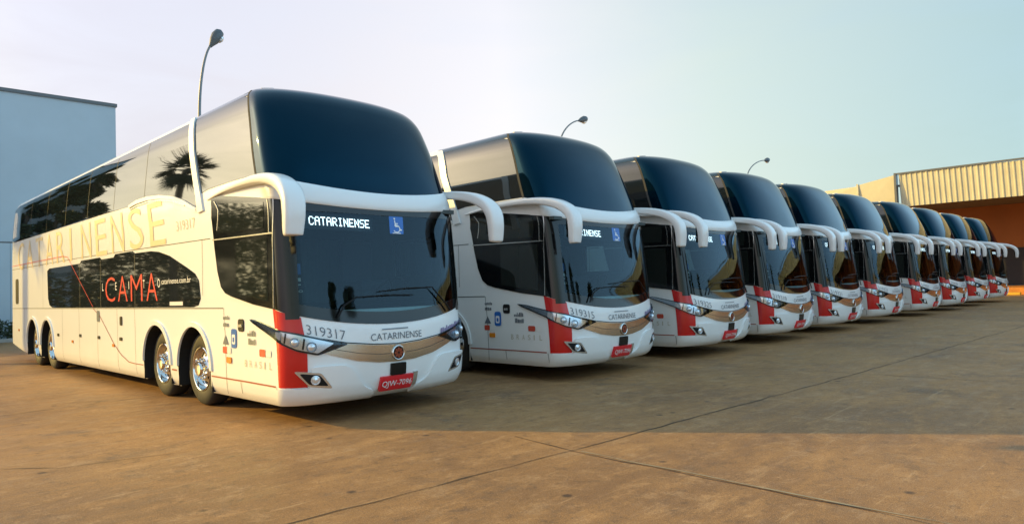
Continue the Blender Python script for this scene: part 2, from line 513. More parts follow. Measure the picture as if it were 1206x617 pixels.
def build_body(parent):
    us = list(np.linspace(0, UF, 27))
    u = UF
    while u < USIDE-.5: u += .5; us.append(u)
    us += list(np.linspace(USIDE, USIDE+RC*math.pi/2, 7)) + list(np.linspace(USIDE+RC*math.pi/2, UEND, 6)[1:])
    us = sorted(set(round(x, 5) for x in us))
    us = [-x for x in us[::-1] if x > 0]+us
    vs = [LV[0, 0]]
    for a, b in zip(LV[:, 0], LV[1:, 0]):
        k = max(1, int(math.ceil((b-a)/.13)))
        vs += [a+(b-a)*(i+1)/k for i in range(k)]
    bm = bmesh.new()
    G = [[bm.verts.new((-u, v, 0)) for v in vs] for u in us]
    for i in range(len(us)-1):
        for j in range(len(vs)-1):
            bm.faces.new((G[i][j], G[i][j+1], G[i+1][j+1], G[i+1][j]))
    def cut(poly):
        P = [Vector((-u, v, 0)) for u, v in poly]
        xs = [p.x for p in P]; ys = [p.y for p in P]
        def near():
            fs = [f for f in bm.faces if any(True for _ in (0,)) and max(v.co.x for v in f.verts) > min(xs) and min(v.co.x for v in f.verts) < max(xs)
                  and max(v.co.y for v in f.verts) > min(ys) and min(v.co.y for v in f.verts) < max(ys)]
            es = set(e for f in fs for e in f.edges); v_ = set(v for f in fs for v in f.verts)
            return list(v_)+list(es)+fs
        for a, b in zip(P, P[1:]+P[:1]):
            d = b-a
            if d.length < 1e-6: continue
            bmesh.ops.bisect_plane(bm, geom=near(), dist=1e-6, plane_co=a, plane_no=(d.y, -d.x, 0))
        A = sum(P[i].x*P[(i+1) % len(P)].y-P[(i+1) % len(P)].x*P[i].y for i in range(len(P)))
        s = 1 if A > 0 else -1
        kill = []
        for f in bm.faces:
            c = f.calc_center_median()
            if all(s*((b.x-a.x)*(c.y-a.y)-(b.y-a.y)*(c.x-a.x)) > -1e-7 for a, b in zip(P, P[1:]+P[:1])): kill.append(f)
        bmesh.ops.delete(bm, geom=kill, context='FACES')
    for yc in AXLES:
        p = arch_poly(yc); cut(p); cut(mir(p))
    t = [(UY(12.95), .1), (UY(12.95), .23), (USIDE+.15, .47), (UEND+.1, .49), (UEND+.1, .1)]
    cut(t); cut(mir(t))
    cut([(-UY(.62), 1.70), (-UY(.62), 2.22), (-UY(1.55), 2.22), (-UY(1.55), 1.70)])
    cut([(1.16, 1.28), (1.16, 2.425), (-1.16, 2.425), (-1.16, 1.28)])
    bmesh.ops.delete(bm, geom=[v for v in bm.verts if not v.link_faces], context='VERTS')
    for f in bm.faces: f.normal_update()
    if sum(f.normal.z for f in bm.faces) < 0: bmesh.ops.reverse_faces(bm, faces=bm.faces[:])
    return wrap('body', bm, M['paint'], parent, 0.0, False)

def build_wheel(parent, y, side):
    bm = bmesh.new()
    add_lathe(bm, [(.03, .285), (.012, .30), (.0, .335), (.0, .40), (.008, .445), (.03, .482), (.06, .498), (.1, .5), (.2, .5), (.25, .49), (.28, .45), (.28, .29)], 48)
    # sidewall ribs
    fix_normals(bm)
    w = bm_obj('wheel', bm, M['rubber'], parent, True, R(50))
    w.location = (-1.205 if side > 0 else 1.205, y, .5); w.rotation_euler = (0, 0, 0 if side > 0 else math.pi)
    bm = bmesh.new()
    dish = .0 if y < 6 else .05
    add_lathe(bm, [(.03, .30), (.004, .302), (-.004, .294), (.0, .284), (.03, .272), (.075, .262), (.085, .25), (.072+dish, .235), (.045+dish, .195), (.03+dish, .165), (.022+dish, .158), (.022+dish, .095)], 48)
    fix_normals(bm)
    rim = bm_obj('rim', bm, M['chrome'], w, True, R(40))
    bm = bmesh.new()
    for k in range(10):
        th = 2*math.pi*k/10
        vs = []
        for j in range(12):
            ph = 2*math.pi*j/12
            rr = .207+.030*math.cos(ph); tt = .030*math.sin(ph)
            vs.append(bm.verts.new((.0525+dish+(rr-.207)*.66-.003, rr*math.cos(th)-tt*math.sin(th), rr*math.sin(th)+tt*math.cos(th))))
        bm.faces.new(vs)
    bm_obj('hand_hole', bm, M['black'], rim)
    bm = bmesh.new()
    add_lathe(bm, [(.03+dish, .105), (.0, .102), (-.035, .098), (-.05, .085), (-.055, .05), (-.056, .002)], 32)
    for k in range(10):
        th = 2*math.pi*(k+.5)/10
        add_lathe(bm, [(.022+dish, .014), (-.012+dish, .013), (-.02+dish, .006), (-.02+dish, .001)], 8, origin=(0, .133*math.cos(th), .133*math.sin(th)))
    fix_normals(bm)
    bm_obj('hub', bm, M['chrome'], rim, True, R(40))
    return w

def build_mirror(parent, s):
    P = [(1.265, 2.10, 2.75, .045, .014), (1.29, 1.70, 2.79, .05, .026), (1.322, 1.20, 2.812, .058, .038), (1.35, .72, 2.815, .066, .048), (1.385, .28, 2.785, .080, .058),
         (1.415, -.08, 2.715, .100, .070), (1.435, -.32, 2.61, .116, .074), (1.446, -.445, 2.48, .120, .074), (1.453, -.475, 2.33, .117, .068), (1.458, -.47, 2.19, .110, .060), (1.460, -.465, 2.105, .102, .052), (1.460, -.465, 2.09, .088, .040)]
    # resample
    Q = []
    for i in range(len(P)-1):
        p0, p1, p2, p3 = (np.array(P[max(0, min(len(P)-1, i+k))]) for k in (-1, 0, 1, 2))
        for t in np.linspace(0, 1, 4, endpoint=False):
            Q.append(.5*((2*p1)+(-p0+p2)*t+(2*p0-5*p1+4*p2-p3)*t*t+(-p0+3*p1-3*p2+p3)*t**3))
    Q.append(np.array(P[-1]))
    bm = bmesh.new(); rings = []; n = 20
    for i, q in enumerate(Q):
        t = Vector(Q[min(i+1, len(Q)-1)][:3]-Q[max(i-1, 0)][:3]).normalized()
        a = Vector((1, 0, 0)); a = (a-t*a.dot(t)).normalized(); b = t.cross(a)
        ring = []
        for k in range(n):
            th = 2*math.pi*k/n; c, d = math.cos(th), math.sin(th)
            c = math.copysign(abs(c)**.5, c); d = math.copysign(abs(d)**.5, d)
            v = Vector(q[:3])+a*c*q[3]+b*d*q[4]
            ring.append(bm.verts.new((s*-v.x, v.y, v.z)))
        rings.append(ring)
    for r0, r1 in zip(rings, rings[1:]):
        for k in range(n): bm.faces.new((r0[k], r0[(k+1) % n], r1[(k+1) % n], r1[k]))
    bm.faces.new(rings[0]); bm.faces.new(rings[-1])
    fix_normals(bm)
    mo = bm_obj('mirror', bm, M['paint'], parent, True, R(60))
    bm = bmesh.new()
    add_box(bm, -.085, .085, -.004, .012, -.15, .15, .02)
    g = bm_obj('mirror_glass', bm, M['frit'], mo)
    g.location = (s*-1.46, -.395, 2.33)
    return mo

def ws_bot(u): return 1.09+.11*u*u
def brow_bot(u): return 2.47+.05*u*u
def brow_top(u): return 2.685+.08*u*u

def build_headlight(parent, s):
    def D(p): return p if s > 0 else mir(p)
    bez = rnd([(2.09, 1.205), (1.90, 1.19), (1.47, 1.105), (1.19, 1.045), (.64, .893), (.98, .79), (1.19, .845), (1.48, .99), (2.0, 1.160)], .03, 3)
    h = patch('headlight', D(bez), M['frit'], parent, .012)
    ch = rnd([(2.04, 1.193), (1.90, 1.180), (1.47, 1.090), (1.19, 1.026), (.80, .915), (.98, .812), (1.19, .866), (1.48, 1.006), (1.98, 1.168)], .02, 3)
    patch('reflector', D(ch), M['lens'], h, .016)
    for (u, v, r) in ((1.215, .947, .047), (1.045, .887, .052)):
        bm = bmesh.new()
        prof = [(-.012, r*1.12), (.006, r*1.12), (.010, r), (.002, r*.86), (.012, r*.8), (.026, r*.5), (.031, .001)]
        n = Vector(normal(s*u, v)); o = Vector(base_pt(s*u, v))+n*.018
        add_lathe(bm, prof, 20, axis='z'); fix_normals(bm)
        q = n.to_track_quat('Z', 'Y').to_matrix().to_4x4(); q.translation = o
        bm.transform(q)
        bm_obj('lamp', bm, M['projector'], h, True, R(35))
    patch('bulb_divider', [D([(1.125, .985), (1.105, .98), (1.125, .86), (1.145, .865)]), D([(1.315, 1.05), (1.30, 1.045), (1.32, .935), (1.335, .94)])], M['frit'], h, .019)
    patch('indicator', D(rnd([(1.45, 1.07), (1.36, 1.05), (1.38, .97), (1.46, 1.01)], .012, 2)), M['whitelens'], h, .02)
    patch('lens', D(bez), M['lensglass'], h, .030, True)
    return h

def build_fog(parent, s):
    def D(p): return p if s > 0 else mir(p)
    f = patch('fog_lamp', D(rnd([(1.23, .63), (.95, .60), (.82, .42), (1.07, .455)], .03, 3)), M['silver'], parent, .034)
    patch('fog_recess', D(rnd([(1.175, .605), (.965, .578), (.865, .447), (1.07, .477)], .03, 3)), M['black'], f, .037)
    bm = bmesh.new(); u, v = 1.01, .525
    add_lathe(bm, [(-.01, .052), (.012, .052), (.014, .045), (.006, .04), (.014, .02), (.017, .001)], 18, axis='z'); fix_normals(bm)
    n = Vector(normal(s*u, v)); q = n.to_track_quat('Z', 'Y').to_matrix().to_4x4(); q.translation = Vector(base_pt(s*u, v))+n*.036
    bm.transform(q)
    bm_obj('lamp', bm, M['projector'], f, True, R(35))

def surf(u, v, off=.0): return Vector(base_pt(u, v)+normal(u, v)*off)

def build_bus():
    root = empty('double_decker_bus')
    build_body(root)
    # ---------------- glass
    top = 4.06
    uw = curve_pts(lambda u: brow_top(u)-.005, -1.60, 1.60, 24)+[(1.58, 3.2), (1.52, 3.7), (1.48, 3.95), (1.40, 4.05), (1.2, 4.085), (.6, 4.10), (0, 4.10), (-.6, 4.10), (-1.2, 4.085), (-1.40, 4.05), (-1.48, 3.95), (-1.52, 3.7), (-1.58, 3.2)]
    patch('upper_windshield', uw, M['upglass'], root, .010)
    lw = curve_pts(lambda u: ws_bot(u)+.06, -1.22, 1.22, 16)+[(1.22, 2.46), (-1.22, 2.46)]
    patch('windshield', lw, M['wsglass'], root, .004, False)
    yc = UY(2.9, 4.0)
    patch('roof_cap', [(-yc, 3.962), (yc, 3.962), (yc, 4.5), (-yc, 4.5)], M['roofcap'], root, .005)
    fb = curve_pts(ws_bot, -1.30, 1.30, 20)+curve_pts(lambda u: 1.235+.10*u*u, 1.30, -1.30, 20)
    ft = [(1.3, 2.56), (-1.3, 2.56), (-1.3, 2.43), (-1.1, 2.425), (0, 2.405), (1.1, 2.425), (1.3, 2.43)]
    fl = [(1.145, 1.2), (1.30, 1.2), (1.30, 2.54), (1.12, 2.54)]
    patch('windshield_border', [fb, ft, fl, mir(fl)], M['frit'], root, .009)
    br = curve_pts(brow_bot, -1.62, 1.62, 30)+curve_pts(brow_top, 1.62, -1.62, 30)
    def brow_off(u, v):
        s = min(max((v-brow_bot(u))/(brow_top(u)-brow_bot(u)), 0), 1)
        e = min(max((1.62-abs(u))/.35, 0), 1)
        return .012+.028*(math.sin(math.pi*s)**.5 if 0 < s < 1 else 0)*e*e*(3-2*e)
    patch('brow_panel', br, M['paint'], root, brow_off, True, dv=.03, du_nose=.05)
    for s in (1, -1):
        D = (lambda p: p) if s > 0 else mir
        # front quarter pane and long upper band of the top deck
        def W(y, v): return (UY(y, v), v)
        seam = [(1.60, brow_top(1.6)), (1.645, brow_top(1.6)), (1.625, 3.2), (1.565, 3.7), (1.525, 3.95), (1.44, 4.06), (1.40, 4.05), (1.48, 3.95), (1.52, 3.7), (1.58, 3.2)]
        patch('window_trim', D(seam), M['trimgrey'], root, .012)
        q = [(1.645, 2.90), (1.625, 3.2), (1.565, 3.7), (1.53, 3.93), (1.62, 3.955), W(2.2, 3.965), W(2.86, 3.95), W(2.60, 3.5), W(2.30, 2.86), W(2.1, 2.885), W(1.5, 2.90)]
        patch('quarter_window', D(q), M['sideglass'], root, .006)
        band = [W(2.98, 3.95), W(6, 3.95), W(10, 3.95), W(14.2, 3.93)]+[W(14.5, 3.85), W(14.58, 3.7), W(14.58, 3.2), W(14.5, 3.05), W(14.3, 3.0)]
        band += [W(10, 3.0), W(6.9, 3.0), W(5.3, 2.99), W(4.9, 3.035), W(4.4, 3.04), W(3.85, 3.0), W(3.3, 2.92), W(2.9, 2.82), W(2.45, 2.68), W(2.42, 2.86), W(2.72, 3.5)]
        b = patch('upper_window_band', D(band), M['sideglass'], root, .006)
        if s > 0:
            for y in (4.55, 6.1, 7.7, 9.3, 10.9, 12.5):
                patch('pane_gap', D([W(y, 3.93), W(y+.012, 3.93), W(y+.012, 3.02 if y > 5 else 3.06), W(y, 3.02 if y > 5 else 3.06)]), M['seam'], b, .0075, False)
        pil = [W(2.85, 4.02), W(3.01, 4.02), W(2.76, 3.5), W(2.46, 2.84), W(2.40, 2.60), W(2.22, 2.62), W(2.30, 2.84), W(2.60, 3.5)]
        patch('pillar_trim', D(pil), M['paint'], root, .026)
        arc_t = [(5.25, 3.0), (4.9, 3.045), (4.4, 3.05), (3.85, 3.01), (3.3, 2.93), (2.9, 2.83), (2.45, 2.68)]
        arc_b = [(2.45, 2.63), (2.9, 2.78), (3.3, 2.88), (3.85, 2.955), (4.4, 2.99), (4.9, 2.985), (5.25, 2.955)]
        a1 = [W(y, z) for y, z in arc_t]+[W(y, z) for y, z in arc_b]
        patch('swoosh_trim', D(a1), M['paint'], root, .030)
        a2 = [W(y, z-.055) for y, z in arc_t[:-1]]+[W(y, z-.03) for y, z in arc_b[1:]]
        patch('swoosh_groove', D(a2), M['silver'], root, .012)
        low = [(10.78, 2.14), (10.72, 1.55), (10.60, 1.40), (10.35, 1.345), (2.62, 1.345), (2.45, 1.37), (2.37, 1.46), (2.42, 1.70), (2.55, 1.80), (2.82, 1.89), (3.48, 2.09), (3.9, 2.17), (4.25, 2.2), (5.0, 2.21), (5.1, 2.25), (6.0, 2.25), (6.1, 2.20), (6.8, 2.20), (6.9, 2.24), (8.1, 2.24), (8.2, 2.19), (10.6, 2.19)]
        lwn = patch('lower_window_band', D([W(y, z) for y, z in low]), M['slateglass'], root, .006)
        if s > 0:
            bar = [[W(8.25, 2.06), W(10.7, 2.06), W(10.7, 1.98), W(8.25, 1.98)], [W(6.95, 2.04), W(8.15, 2.04), W(8.15, 1.97), W(6.95, 1.97)]]
            quads('sliding_vent', bar, M['frit'], lwn, .0075)
            for y in (5.0, 6.85, 8.2):
                patch('pane_gap', D([W(y, 2.19), W(y+.014, 2.19), W(y+.014, 1.35), W(y, 1.35)]), M['seam'], lwn, .0075, False)
        # cab side glass
        g = [W(1.98, 2.78), W(1.6, 2.745), W(.95, 2.66), (1.42, 2.575), (1.22, 2.545), (1.22, 1.245), (1.42, 1.312), W(.8, 1.375), W(1.40, 1.475), W(1.58, 1.52), W(1.70, 1.60), W(1.80, 1.80), W(1.88, 2.1), W(1.97, 2.5)]
        if s > 0: sg = patch('cab_side_glass', D(g), M['frit'], root, .012)
        else:
            ga = [W(1.98, 2.78), W(1.6, 2.745), W(.95, 2.66), (1.42, 2.575), (1.22, 2.545), (1.22, 2.2), W(1.90, 2.2), W(1.97, 2.5)]
            gb_ = [(1.22, 1.72), (1.22, 1.245), (1.42, 1.312), W(.8, 1.375), W(1.40, 1.475), W(1.58, 1.52), W(1.70, 1.60), W(1.77, 1.72)]
            gc = [(1.22, 2.2), (1.22, 1.72), W(.64, 1.72), W(.64, 2.2)]; gd = [W(1.53, 2.2), W(1.53, 1.72), W(1.77, 1.72), W(1.80, 1.80), W(1.88, 2.1), W(1.90, 2.2)]
            sg = patch('cab_side_glass', [D(q_) for q_ in (ga, gb_, gc, gd)], M['frit'], root, .012, False)
            patch('driver_window', D([W(.6, 1.70), W(1.57, 1.70), W(1.57, 2.22), W(.6, 2.22)]), M['wsglass'], sg, .006, False)
        if s > 0:
            patch('door_window', D([W(1.25, 2.15), W(.42, 2.13), W(.42, 1.40), W(1.25, 1.52)]), M['doorglass'], sg, .016)
            patch('upper_door_pane', D([W(1.75, 2.66), W(.5, 2.55), W(.5, 2.25), W(1.80, 2.28)]), M['doorglass'], sg, .016)
            patch('door_rail', [W(1.92, 2.215), W(.30, 2.185), W(.30, 2.17), W(1.92, 2.20)], M['silver'], sg, .021)
            patch('door_edge', ribbon([W(.27, 2.56), W(.28, 2.1), W(.29, 1.335)], .012)+ribbon([W(.40, 2.57), W(.37, 2.2), W(.35, 2.18)], .010), M['silver'], sg, .019)
            patch('grab_handle', ribbon([W(1.86, 2.70), W(1.74, 2.58), W(1.78, 2.32)], .014), M['silver'], sg, .021)
        build_mirror(root, s)
        build_headlight(root, s)
        build_fog(root, s)
        bmp = rnd([(1.42, .26), (1.43, .46), (1.27, .665), (.66, .665), (.55, .56), (.46, .40), (.30, .335), (.28, .25)], [0, .05, .1, .1, .08, .08, .06, 0], 5)
        if s > 0: bmp = rnd([(1.42, .26), (1.43, .435), (1.06, .435), (1.045, .665), (.66, .665), (.55, .56), (.46, .40), (.30, .335), (.28, .25)], [0, .03, .02, .04, .1, .08, .08, .06, 0], 5)
        patch('bumper', D(bmp), M['paint'], root, .030)
        patch('roof_marker_lamp', D(rnd([(1.26, 4.105), (1.08, 4.12), (1.08, 4.155), (1.26, 4.14)], .012, 3)), M['whitelens'], root, .018)
        # wheels, wells, arch lips
        for y in AXLES:
            build_wheel(root, y, s)
            u0 = UY(y); lip = []
            N = 22
            for k in range(N):
                a, b2 = math.pi*k/N, math.pi*(k+1)/N
                lip.append([(u0+.56*math.cos(a), .52+.56*math.sin(a)), (u0+.625*math.cos(a), .52+.625*math.sin(a)), (u0+.625*math.cos(b2), .52+.625*math.sin(b2)), (u0+.56*math.cos(b2), .52+.56*math.sin(b2))])
            lb = flat_bm([D(q) for q in lip]); bmesh.ops.remove_doubles(lb, verts=lb.verts[:], dist=1e-5)
            wrap('wheel_arch_lip', lb, M['paint'], root, .022, True)
            bm = bmesh.new()
            pr = [(y+.575, .24)]+[(y+.575*math.cos(math.pi*k/14), .52+.575*math.sin(math.pi*k/14)) for k in range(15)]+[(y-.575, .24)]
            A = [bm.verts.new((-s*1.292, p[0], p[1])) for p in pr]; B = [bm.verts.new((-s*.60, p[0], p[1])) for p in pr]
            for k in range(len(pr)-1): bm.faces.new((A[k], A[k+1], B[k+1], B[k]))
            bm.faces.new(B)
            bm_obj('wheel_well', bm, M['well'], root)
    # ---------------- front dress
    stripe = [(1.515, 1.325), (1.30, 1.27), (1.13, 1.215), (1.09, .8), (1.085, .445), (1.43, .445), (1.46, .9)]
    patch('red_corner_panel', stripe, M['red'], root, .007)
    gt = [(.92, .955), (.66, .897), (.32, .855), (0, .838), (-.32, .855), (-.66, .897), (-.92, .955)]
    gb = [(-.95, .83), (-.84, .785), (-.54, .695), (-.25, .65), (0, .638), (.25, .65), (.54, .695), (.84, .785), (.95, .83)]
    gr = patch('grille', gt+gb, M['champ'], root, lambda u, v: .011, True)
    quads('grille_groove', ribbon([(u, v+.012) for u, v in gt], .012), M['seam'], gr, .013)
    quads('grille_groove', ribbon([(.80, .845), (.5, .775), (.25, .745), (.11, .74)], .006)+ribbon([(-.11, .74), (-.25, .745), (-.5, .775), (-.80, .845)], .006), M['seam'], gr, .013)
    # emblem: ring and eight petals
    n = Vector(normal(0, .74)); Q = n.to_track_quat('Z', 'Y').to_matrix().to_4x4(); Q.translation = Vector(base_pt(0, .742))+n*.012
    bm = bmesh.new(); add_lathe(bm, [(0, .092), (.014, .090), (.02, .082), (.014, .074), (.010, .073)], 32, axis='z'); fix_normals(bm); bm.transform(Q)
    em = bm_obj('emblem', bm, M['chrome'], gr, True)
    bm = bmesh.new(); add_lathe(bm, [(.010, .075), (.012, .001)], 32, axis='z'); fix_normals(bm); bm.transform(Q); bm_obj('emblem_plate', bm, M['black'], em, True)
    bm = bmesh.new()
    for k in range(8):
        a = 2*math.pi*k/8
        pts = [(.014, -.004), (.05, -.017), (.066, 0), (.05, .017), (.014, .004)]
        bm.faces.new([bm.verts.new((x*math.cos(a)-y*math.sin(a), x*math.sin(a)+y*math.cos(a), .016)) for x, y in pts])
    bm.transform(Q); bm_obj('emblem_petals', bm, M['emblem'], em)
    patch('radar_cover', rnd([(.10, .622), (-.115, .622), (-.12, .48), (.10, .48)], .015, 3), M['frit'], root, .02)
    pl = patch('license_plate', rnd([(.235, .475), (-.225, .475), (-.225, .315), (.235, .315)], .012, 2), M['plate'], root, .032)
    letter('plate_lettering', 'QJW-7096', M['white'], pl, .215, -.205, .345, .425, off=.037)
    patch('plate_frame', [(-.235, .49), (-.30, .49), (-.30, .33), (-.235, .33)], M['silver'], root, .02)
    letter('front_lettering', 'CATARINENSE', M['grey'], root, .355, -.37, .905, .985, off=.008, bold=-.004)
    quads('lettering_overline', ribbon([(.20, 1.028), (-.17, 1.028)], .012), M['grey'], root, .008)
    bars = []
    random.seed(3)
    u = .70
    while u < 1.28:   # hand written slogan, illegible in the photograph
        w = random.uniform(.02, .035); hh = random.uniform(.05, .085); v0 = .915+(u-.7)*.17
        bars.append([(-u, v0), (-u-w, v0+.004), (-u-w-.01, v0+hh), (-u-.01, v0+hh)]); u += w+.012
    quads('slogan_lettering', bars, M['purple'], root, .008)
    # ---------------- wipers
    for pts, blade in (([(-.90, 1.20), (-.80, 1.31), (-.60, 1.50)], [(.20, 1.475), (-.2, 1.505), (-.62, 1.51)]), ([(.74, 1.20), (.66, 1.33), (.50, 1.42)], [(.53, 1.415), (.1, 1.43), (-.28, 1.42)])):
        bm = bmesh.new(); add_tube(bm, [surf(*p, .05) for p in pts], [.013, .011, .008], 8)
        w = bm_obj('wiper', bm, M['black'], root, True, R(40))
        bm = bmesh.new(); add_tube(bm, [surf(*p, .035) for p in blade], [.006, .009, .006], 8)
        bm_obj('wiper_blade', bm, M['black'], w, True, R(40))
    # ---------------- destination sign and stickers behind the windscreen
    ds = patch('destination_sign', rnd([(1.02, 2.415), (.14, 2.385), (.14, 2.20), (1.02, 2.22)], .01, 2), M['signback'], root, -.035)
    word = 'CATARINENSE'; qs = []
    L, Rr = .955, .195; pw = (L-Rr)/(len(word)*6-1); ph = .0145
    for i, chh in enumerate(word):
        rows = DOTS[chh].split()
        for r_, row in enumerate(rows):
            for c_, b_ in enumerate(row):
                if b_ == '1':
                    uu = L-(i*6+c_)*pw; vv = 2.352-r_*ph+.028*(uu-.2)
                    qs.append([(uu, vv), (uu-pw*.96, vv), (uu-pw*.96, vv-ph*.96), (uu, vv-ph*.96)])
    quads('led_lettering', qs, M['led'], ds, -.03)
    st = patch('accessibility_sticker', rnd([(-.075, 2.405), (-.285, 2.405), (-.265, 2.185), (-.06, 2.185)], .01, 2), M['blue'], root, .006, False)
    ic = ribbon([(-.15, 2.355), (-.155, 2.28), (-.205, 2.28), (-.225, 2.232), (-.245, 2.238)], .014)+ribbon([(-.155, 2.315), (-.195, 2.315)], .012)
    circ = [(-.165+.05*math.cos(a), 2.25+.045*math.sin(a)) for a in np.linspace(R(60), R(330), 14)]
    ic += ribbon(circ, .012)+[[(-.15+.013*math.cos(a), 2.375+.013*math.sin(a)) for a in np.linspace(0, 2*math.pi, 9)[:-1]]]
    ic += [[(-.10, 2.198), (-.225, 2.198), (-.222, 2.188), (-.10, 2.188)]]
    quads('wheelchair_symbol', ic, M['white'], st, .009)
    letter('category_sticker', '1º', M['white'], root, 1.19, 1.09, 1.455, 1.525, off=-.003)
    quads('windshield_sticker', [[(1.14, 1.82), (1.10, 1.82), (1.10, 1.70), (1.14, 1.70)]], M['blue'], root, -.003)
    quads('windshield_sticker', [[(1.145, 1.66), (1.105, 1.66), (1.105, 1.62), (1.145, 1.62)], [(1.15, 1.59), (1.11, 1.59), (1.11, 1.575), (1.15, 1.575)]], M['whitelens'], root, -.003)
    # ---------------- side lettering and livery (door side)
    W = lambda y, v: (UY(y, v), v)
    # widely spaced tall capitals
    ys = np.linspace(13.75, 3.35, 12)
    for i, chh in enumerate('CATARINENSE'):
        a = ys[i]; wdt = .30 if chh == 'I' else .66
        if chh == 'I': a -= .12; wdt = .14
        letter('side_lettering', chh, M['tan'], root, UY(a, 2.5), UY(a-wdt, 2.5), 2.27, 2.93, off=.006, bold=-.004)
    cama = [('C', 6.56, 6.02, 0), ('A', 5.86, 5.36, 0), ('M', 5.20, 4.64, 0), ('A', 4.46, 3.98, 0), ('L', 6.74, 6.66, 1), ('E', 6.0, 5.92, 1), ('I', 5.30, 5.275, 1), ('T', 4.61, 4.53, 1), ('O', 3.97, 3.86, 1)]
    for chh, a, b_, small in cama:
        if small: letter('service_lettering', chh, M['white'], root, UY(a, 1.7), UY(b_, 1.7), 1.64, 1.77, off=.011)
        else: letter('service_lettering', chh, M['redletter'], root, UY(a, 1.7), UY(b_, 1.7), 1.445, 1.865, off=.011, bold=-.012)
    letter('website_lettering', 'catarinense.com.br', M['white'], root, UY(3.80, 1.7), UY(2.68, 1.7), 1.685, 1.765, off=.011)
    quads('window_sticker', [[W(3.48, 1.425), W(2.98, 1.425), W(2.98, 1.37), W(3.48, 1.37)]], M['whitelens'], root, .011)
    line1 = [(14.7, 2.40), (9.41, 2.395), (9.08, 2.36), (7.34, 1.36)]
    quads('livery_line', ribbon([W(*p) for p in line1], .013), M['redletter'], root, .0105)
    line2 = [(7.34, 1.33), (6.93, 1.19), (6.12, .72), (5.75, .56), (5.37, .46), (5.1, .45), (4.68, .45)]
    quads('livery_line', ribbon([W(*p) for p in line2], .014)+ribbon([W(3.46, .455), W(3.27, .455)], .022)+ribbon([W(2.06, .455), W(1.0, .455), W(.30, .45)], .018), M['line'], root, .006)
    seams = ribbon([W(14.5, 1.33), W(1.66, 1.33)], .012)+ribbon([W(14.5, 2.31), W(8, 2.30), W(2.03, 2.235)], .010)
    for y, z0, z1 in ((1.65, .26, 1.33), (1.20, .30, .44), (5.05, .28, 1.33), (5.95, .28, 1.33), (7.1, .28, 1.33), (8.3, .28, 1.33), (9.55, .28, 1.33), (2.3, 1.5, 2.23), (13.1, .3, 1.33), (11.2, 1.33, 2.3), (.28, .28, .44)):
        seams += ribbon([W(y, z0), W(y, z1)], .008)
    quads('panel_seam', seams, M['seam'], root, .004)
    # small fittings on the flank
    def rect(y, z, w, h): return rnd([W(y+w/2, z+h/2), W(y-w/2, z+h/2), W(y-w/2, z-h/2), W(y+w/2, z-h/2)], min(w, h)*.25, 2)
    dh = patch('door_handle', rect(1.15, 1.125, .15, .15), M['black'], root, .012)
    patch('handle_lever', rect(1.15, 1.12, .09, .035), M['silver'], dh, .022)
    for y, z in ((9.88, .78), (8.21, .81), (7.0, .81), (5.75, .82)):
        patch('hatch_latch', rect(y, z, .13, .055), M['black'], root, .012)
    patch('fuel_flap_latch', rect(5.73, 1.12, .11, .15), M['black'], root, .012)
    for y, z in ((8.76, .68), (6.15, .70), (13.7, .80)):
        patch('side_marker_lamp', rect(y, z, .10, .05), M['amber'], root, .014)
    patch('side_marker_lamp', rect(1.50, .69, .13, .075), M['amber'], root, .016)
    patch('side_reflector', rect(1.62, .81, .13, .085), M['redlens'], root, .008, False)
    patch('side_reflector', rect(.60, .815, .15, .085), M['redlens'], root, .008, False)
    patch('side_reflector', rect(1.50, .81, .11, .08), M['whitelens'], root, .008, False)
    patch('side_reflector', rect(.45, .815, .13, .08), M['whitelens'], root, .008, False)
    fs = patch('flank_sticker', rect(1.36, .96, .155, .235), M['blue'], root, .007, False)
    patch('sticker_pictogram', rect(1.36, .95, .09, .12), M['white'], fs, .010, False)
    patch('sticker_pictogram', rect(1.36, .945, .045, .06), M['blue'], fs, .012, False)
    patch('warning_sticker', [W(1.60, 1.0), W(1.52, .88), W(1.68, .88)], M['grey'], root, .008, False)
    patch('flank_sticker', rect(7.03, 1.19, .16, .2), M['grey'], root, .008, False)
    patch('rear_side_vent', rect(13.9, 1.75, .30, .62), M['black'], root, .01)
    random.seed(5)
    for y0, y1, z0, hmin, hmax in ((1.66, 1.50, 1.10, .03, .05), (1.66, 1.50, 1.19, .03, .05), (.98, .78, 1.0, .03, .07), (.96, .76, .90, .05, .075)):
        y = y0; sb = []
        while y > y1:
            w = random.uniform(.015, .03); h = random.uniform(hmin, hmax); sb.append([W(y, z0), W(y-w, z0), W(y-w, z0+h), W(y, z0+h)]); y -= w+.008
        quads('flank_lettering', sb, M['grey'], root, .008)
    for i, chh in enumerate('BRASIL'):
        y = 1.06-.125*i
        letter('country_lettering', chh, M['tan2'], root, UY(y), UY(y-(.02 if chh == 'I' else .055)), .635, .715, off=.008, bold=-.004)
    # ---------------- underside and cab
    bm = bmesh.new()
    add_box(bm, -.58, .58, .7, 14.2, .30, 1.13)
    add_box(bm, -1.2, 1.2, 4.75, 10.2, .33, .45)
    add_box(bm, -1.27, 1.27, .55, 14.6, 1.14, 1.18)
    add_box(bm, -1.2, 1.2, .45, 1.9, .36, .5)
    for v_, y1_ in ((.30, 1.95),):
        pts = [base_pt(u_, v_) for u_ in np.linspace(-2.9, 2.9, 61)]
        bm.faces.new([bm.verts.new((p_[0]*.97, p_[1]+.03, .315)) for p_ in pts if p_[1] < y1_])
    add_box(bm, -1.2, 1.2, 12.95, 14.4, .52, .60)
    bm_obj('underbody', bm, M['under'], root)
    bm = bmesh.new()
    add_box(bm, -1.26, 1.26, 2.55, 2.62, 1.18, 2.55)
    add_box(bm, -1.27, -1.24, .45, 2.55, 1.18, 2.55); 
